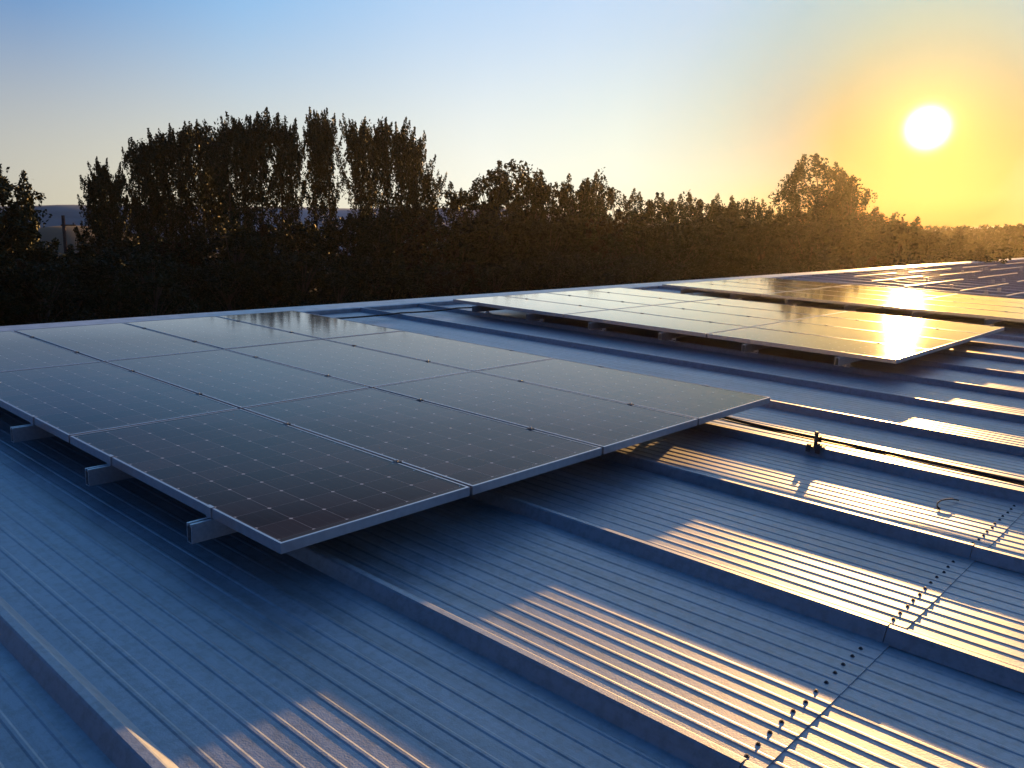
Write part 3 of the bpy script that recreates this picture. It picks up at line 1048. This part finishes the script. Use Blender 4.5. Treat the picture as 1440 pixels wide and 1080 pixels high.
# aureole: the bright air round the low sun, a function of the angle to the sun
tc = nt.nodes.new('ShaderNodeTexCoord')
dp = nt.nodes.new('ShaderNodeVectorMath'); dp.operation = 'DOT_PRODUCT'
nrm = nt.nodes.new('ShaderNodeVectorMath'); nrm.operation = 'NORMALIZE'
L(tc.outputs['Generated'], nrm.inputs[0])
L(nrm.outputs[0], dp.inputs[0])
dp.inputs[1].default_value = SUN
ang = math_n(nt, 'ARCCOSINE', math_n(nt, 'MINIMUM', dp.outputs['Value'], 0.999999))     # radians


def lobe(width, power, color, prev=None):
    e = math_n(nt, 'EXPONENT', math_n(nt, 'MULTIPLY', math_n(nt, 'POWER', math_n(nt, 'DIVIDE', ang, R(width)), power), -1.0))
    vm = nt.nodes.new('ShaderNodeVectorMath'); vm.operation = 'SCALE'
    vm.inputs[0].default_value = color
    L(e, vm.inputs['Scale'])
    if prev is None:
        return vm.outputs[0]
    ad = nt.nodes.new('ShaderNodeVectorMath'); ad.operation = 'ADD'
    L(prev, ad.inputs[0]); L(vm.outputs[0], ad.inputs[1])
    return ad.outputs[0]


SKY_STR = 0.10


def srgb(c):
    return tuple(((x / 255) / 12.92 if x <= 10 else ((x / 255 + 0.055) / 1.055) ** 2.4) for x in c)


def sky_ramp(stops):
    """sky colour against the angle to the sun (0..180 degrees)"""
    f = math_n(nt, 'POWER', math_n(nt, 'DIVIDE', ang, PI), 0.5)
    return ramp(nt, f, [((d / 180) ** 0.5, srgb(c)) for d, c in stops])


sepd = nt.nodes.new('ShaderNodeSeparateXYZ')
L(nrm.outputs[0], sepd.inputs[0])
elev = math_n(nt, 'MULTIPLY', math_n(nt, 'ARCSINE', sepd.outputs[2]), 180 / PI)
low = sky_ramp(SKY_LOW)
high = sky_ramp(SKY_HIGH)
top_ = sky_ramp(SKY_TOP)
horz = sky_ramp(SKY_HORIZON)


def sm(e0, e1):
    mr = nt.nodes.new('ShaderNodeMapRange')
    mr.interpolation_type = 'SMOOTHSTEP'
    mr.inputs['From Min'].default_value = e0
    mr.inputs['From Max'].default_value = e1
    L(elev, mr.inputs['Value'])
    return mr.outputs[0]


def mixc(f, a_, b_):
    m_x = nt.nodes.new('ShaderNodeMix'); m_x.data_type = 'RGBA'
    L(f, m_x.inputs['Factor']); L(a_, m_x.inputs['A']); L(b_, m_x.inputs['B'])
    return m_x.outputs['Result']


skc = mixc(sm(15, 62), mixc(sm(2.5, 17.0), mixc(sm(0.8, 4.6), horz, low), high), top_)
k = 1 / SKY_STR
scs = nt.nodes.new('ShaderNodeVectorMath'); scs.operation = 'SCALE'
L(skc, scs.inputs[0]); scs.inputs['Scale'].default_value = k * 0.574
sc1 = nt.nodes.new('ShaderNodeVectorMath'); sc1.operation = 'SCALE'
sc1.inputs['Scale'].default_value = 0.02
L(sky.outputs[0], sc1.inputs[0])
acc = lobe(0.68, 2.0, (20 * k, 16 * k, 9 * k))
acc = lobe(2.2, 1.2, (0.5 * k, 0.30 * k, 0.04 * k), acc)
ad0 = nt.nodes.new('ShaderNodeVectorMath'); ad0.operation = 'ADD'
L(scs.outputs[0], ad0.inputs[0]); L(sc1.outputs[0], ad0.inputs[1])
ad = nt.nodes.new('ShaderNodeVectorMath'); ad.operation = 'ADD'
L(ad0.outputs[0], ad.inputs[0]); L(acc, ad.inputs[1])
L(ad.outputs[0], bg.inputs['Color'])
bg.inputs['Strength'].default_value = SKY_STR
wd.cycles.sampling_method = 'MANUAL'
wd.cycles.sample_map_resolution = 2048

ld = bpy.data.lights.new('sun', 'SUN')
ld.energy = 5.0
ld.angle = R(0.53)
ld.color = (1.0, 0.53, 0.165)
lo = bpy.data.objects.new('sun', ld)
COL.objects.link(lo)
lo.rotation_euler = (-SUN).to_track_quat('-Z', 'Y').to_euler()
lo.location = (0, 0, 60)

hz = MB()
hz.box(-262, 268, -262, 262, -1.5, 20.5)
hm = bpy.data.materials.new('air')
hm.use_nodes = True
hn = hm.node_tree
hn.nodes.remove(hn.nodes['Principled BSDF'])
pv = hn.nodes.new('ShaderNodeVolumePrincipled')
pv.inputs['Color'].default_value = (1.0, 0.90, 0.68, 1)
pv.inputs['Density'].default_value = 0.00021
pv.inputs['Anisotropy'].default_value = 0.80
hn.links.new(pv.outputs[0], hn.nodes['Material Output'].inputs['Volume'])
tag(hz.obj('haze', hm), 'thin evening haze in the air over the whole place', 'haze', kind='stuff')

# ------------------------------------------------------------------ camera and render
cd = bpy.data.cameras.new('camera')
cd.sensor_width = 36
cd.sensor_fit = 'HORIZONTAL'
cd.lens = F / 1440 * 36
cd.clip_start = 0.05
cd.clip_end = 5000
co = bpy.data.objects.new('camera', cd)
COL.objects.link(co)
Rw = M.to_3x3() @ RC.transposed()       # camera axes in the world: right, down, forward
cm = Matrix((Rw.col[0], -Rw.col[1], -Rw.col[2])).transposed().to_4x4()
cm.translation = CAMW
co.matrix_world = cm
scene.camera = co
vs_ = scene.view_settings
vs_.view_transform = 'Standard'
vs_.look = 'None'
vs_.exposure = 0.8
vs_.gamma = 1.0
scene.render.engine = 'CYCLES'
scene.cycles.use_denoising = True
scene.cycles.max_bounces = 6
scene.cycles.transparent_max_bounces = 8
scene.cycles.volume_bounces = 0
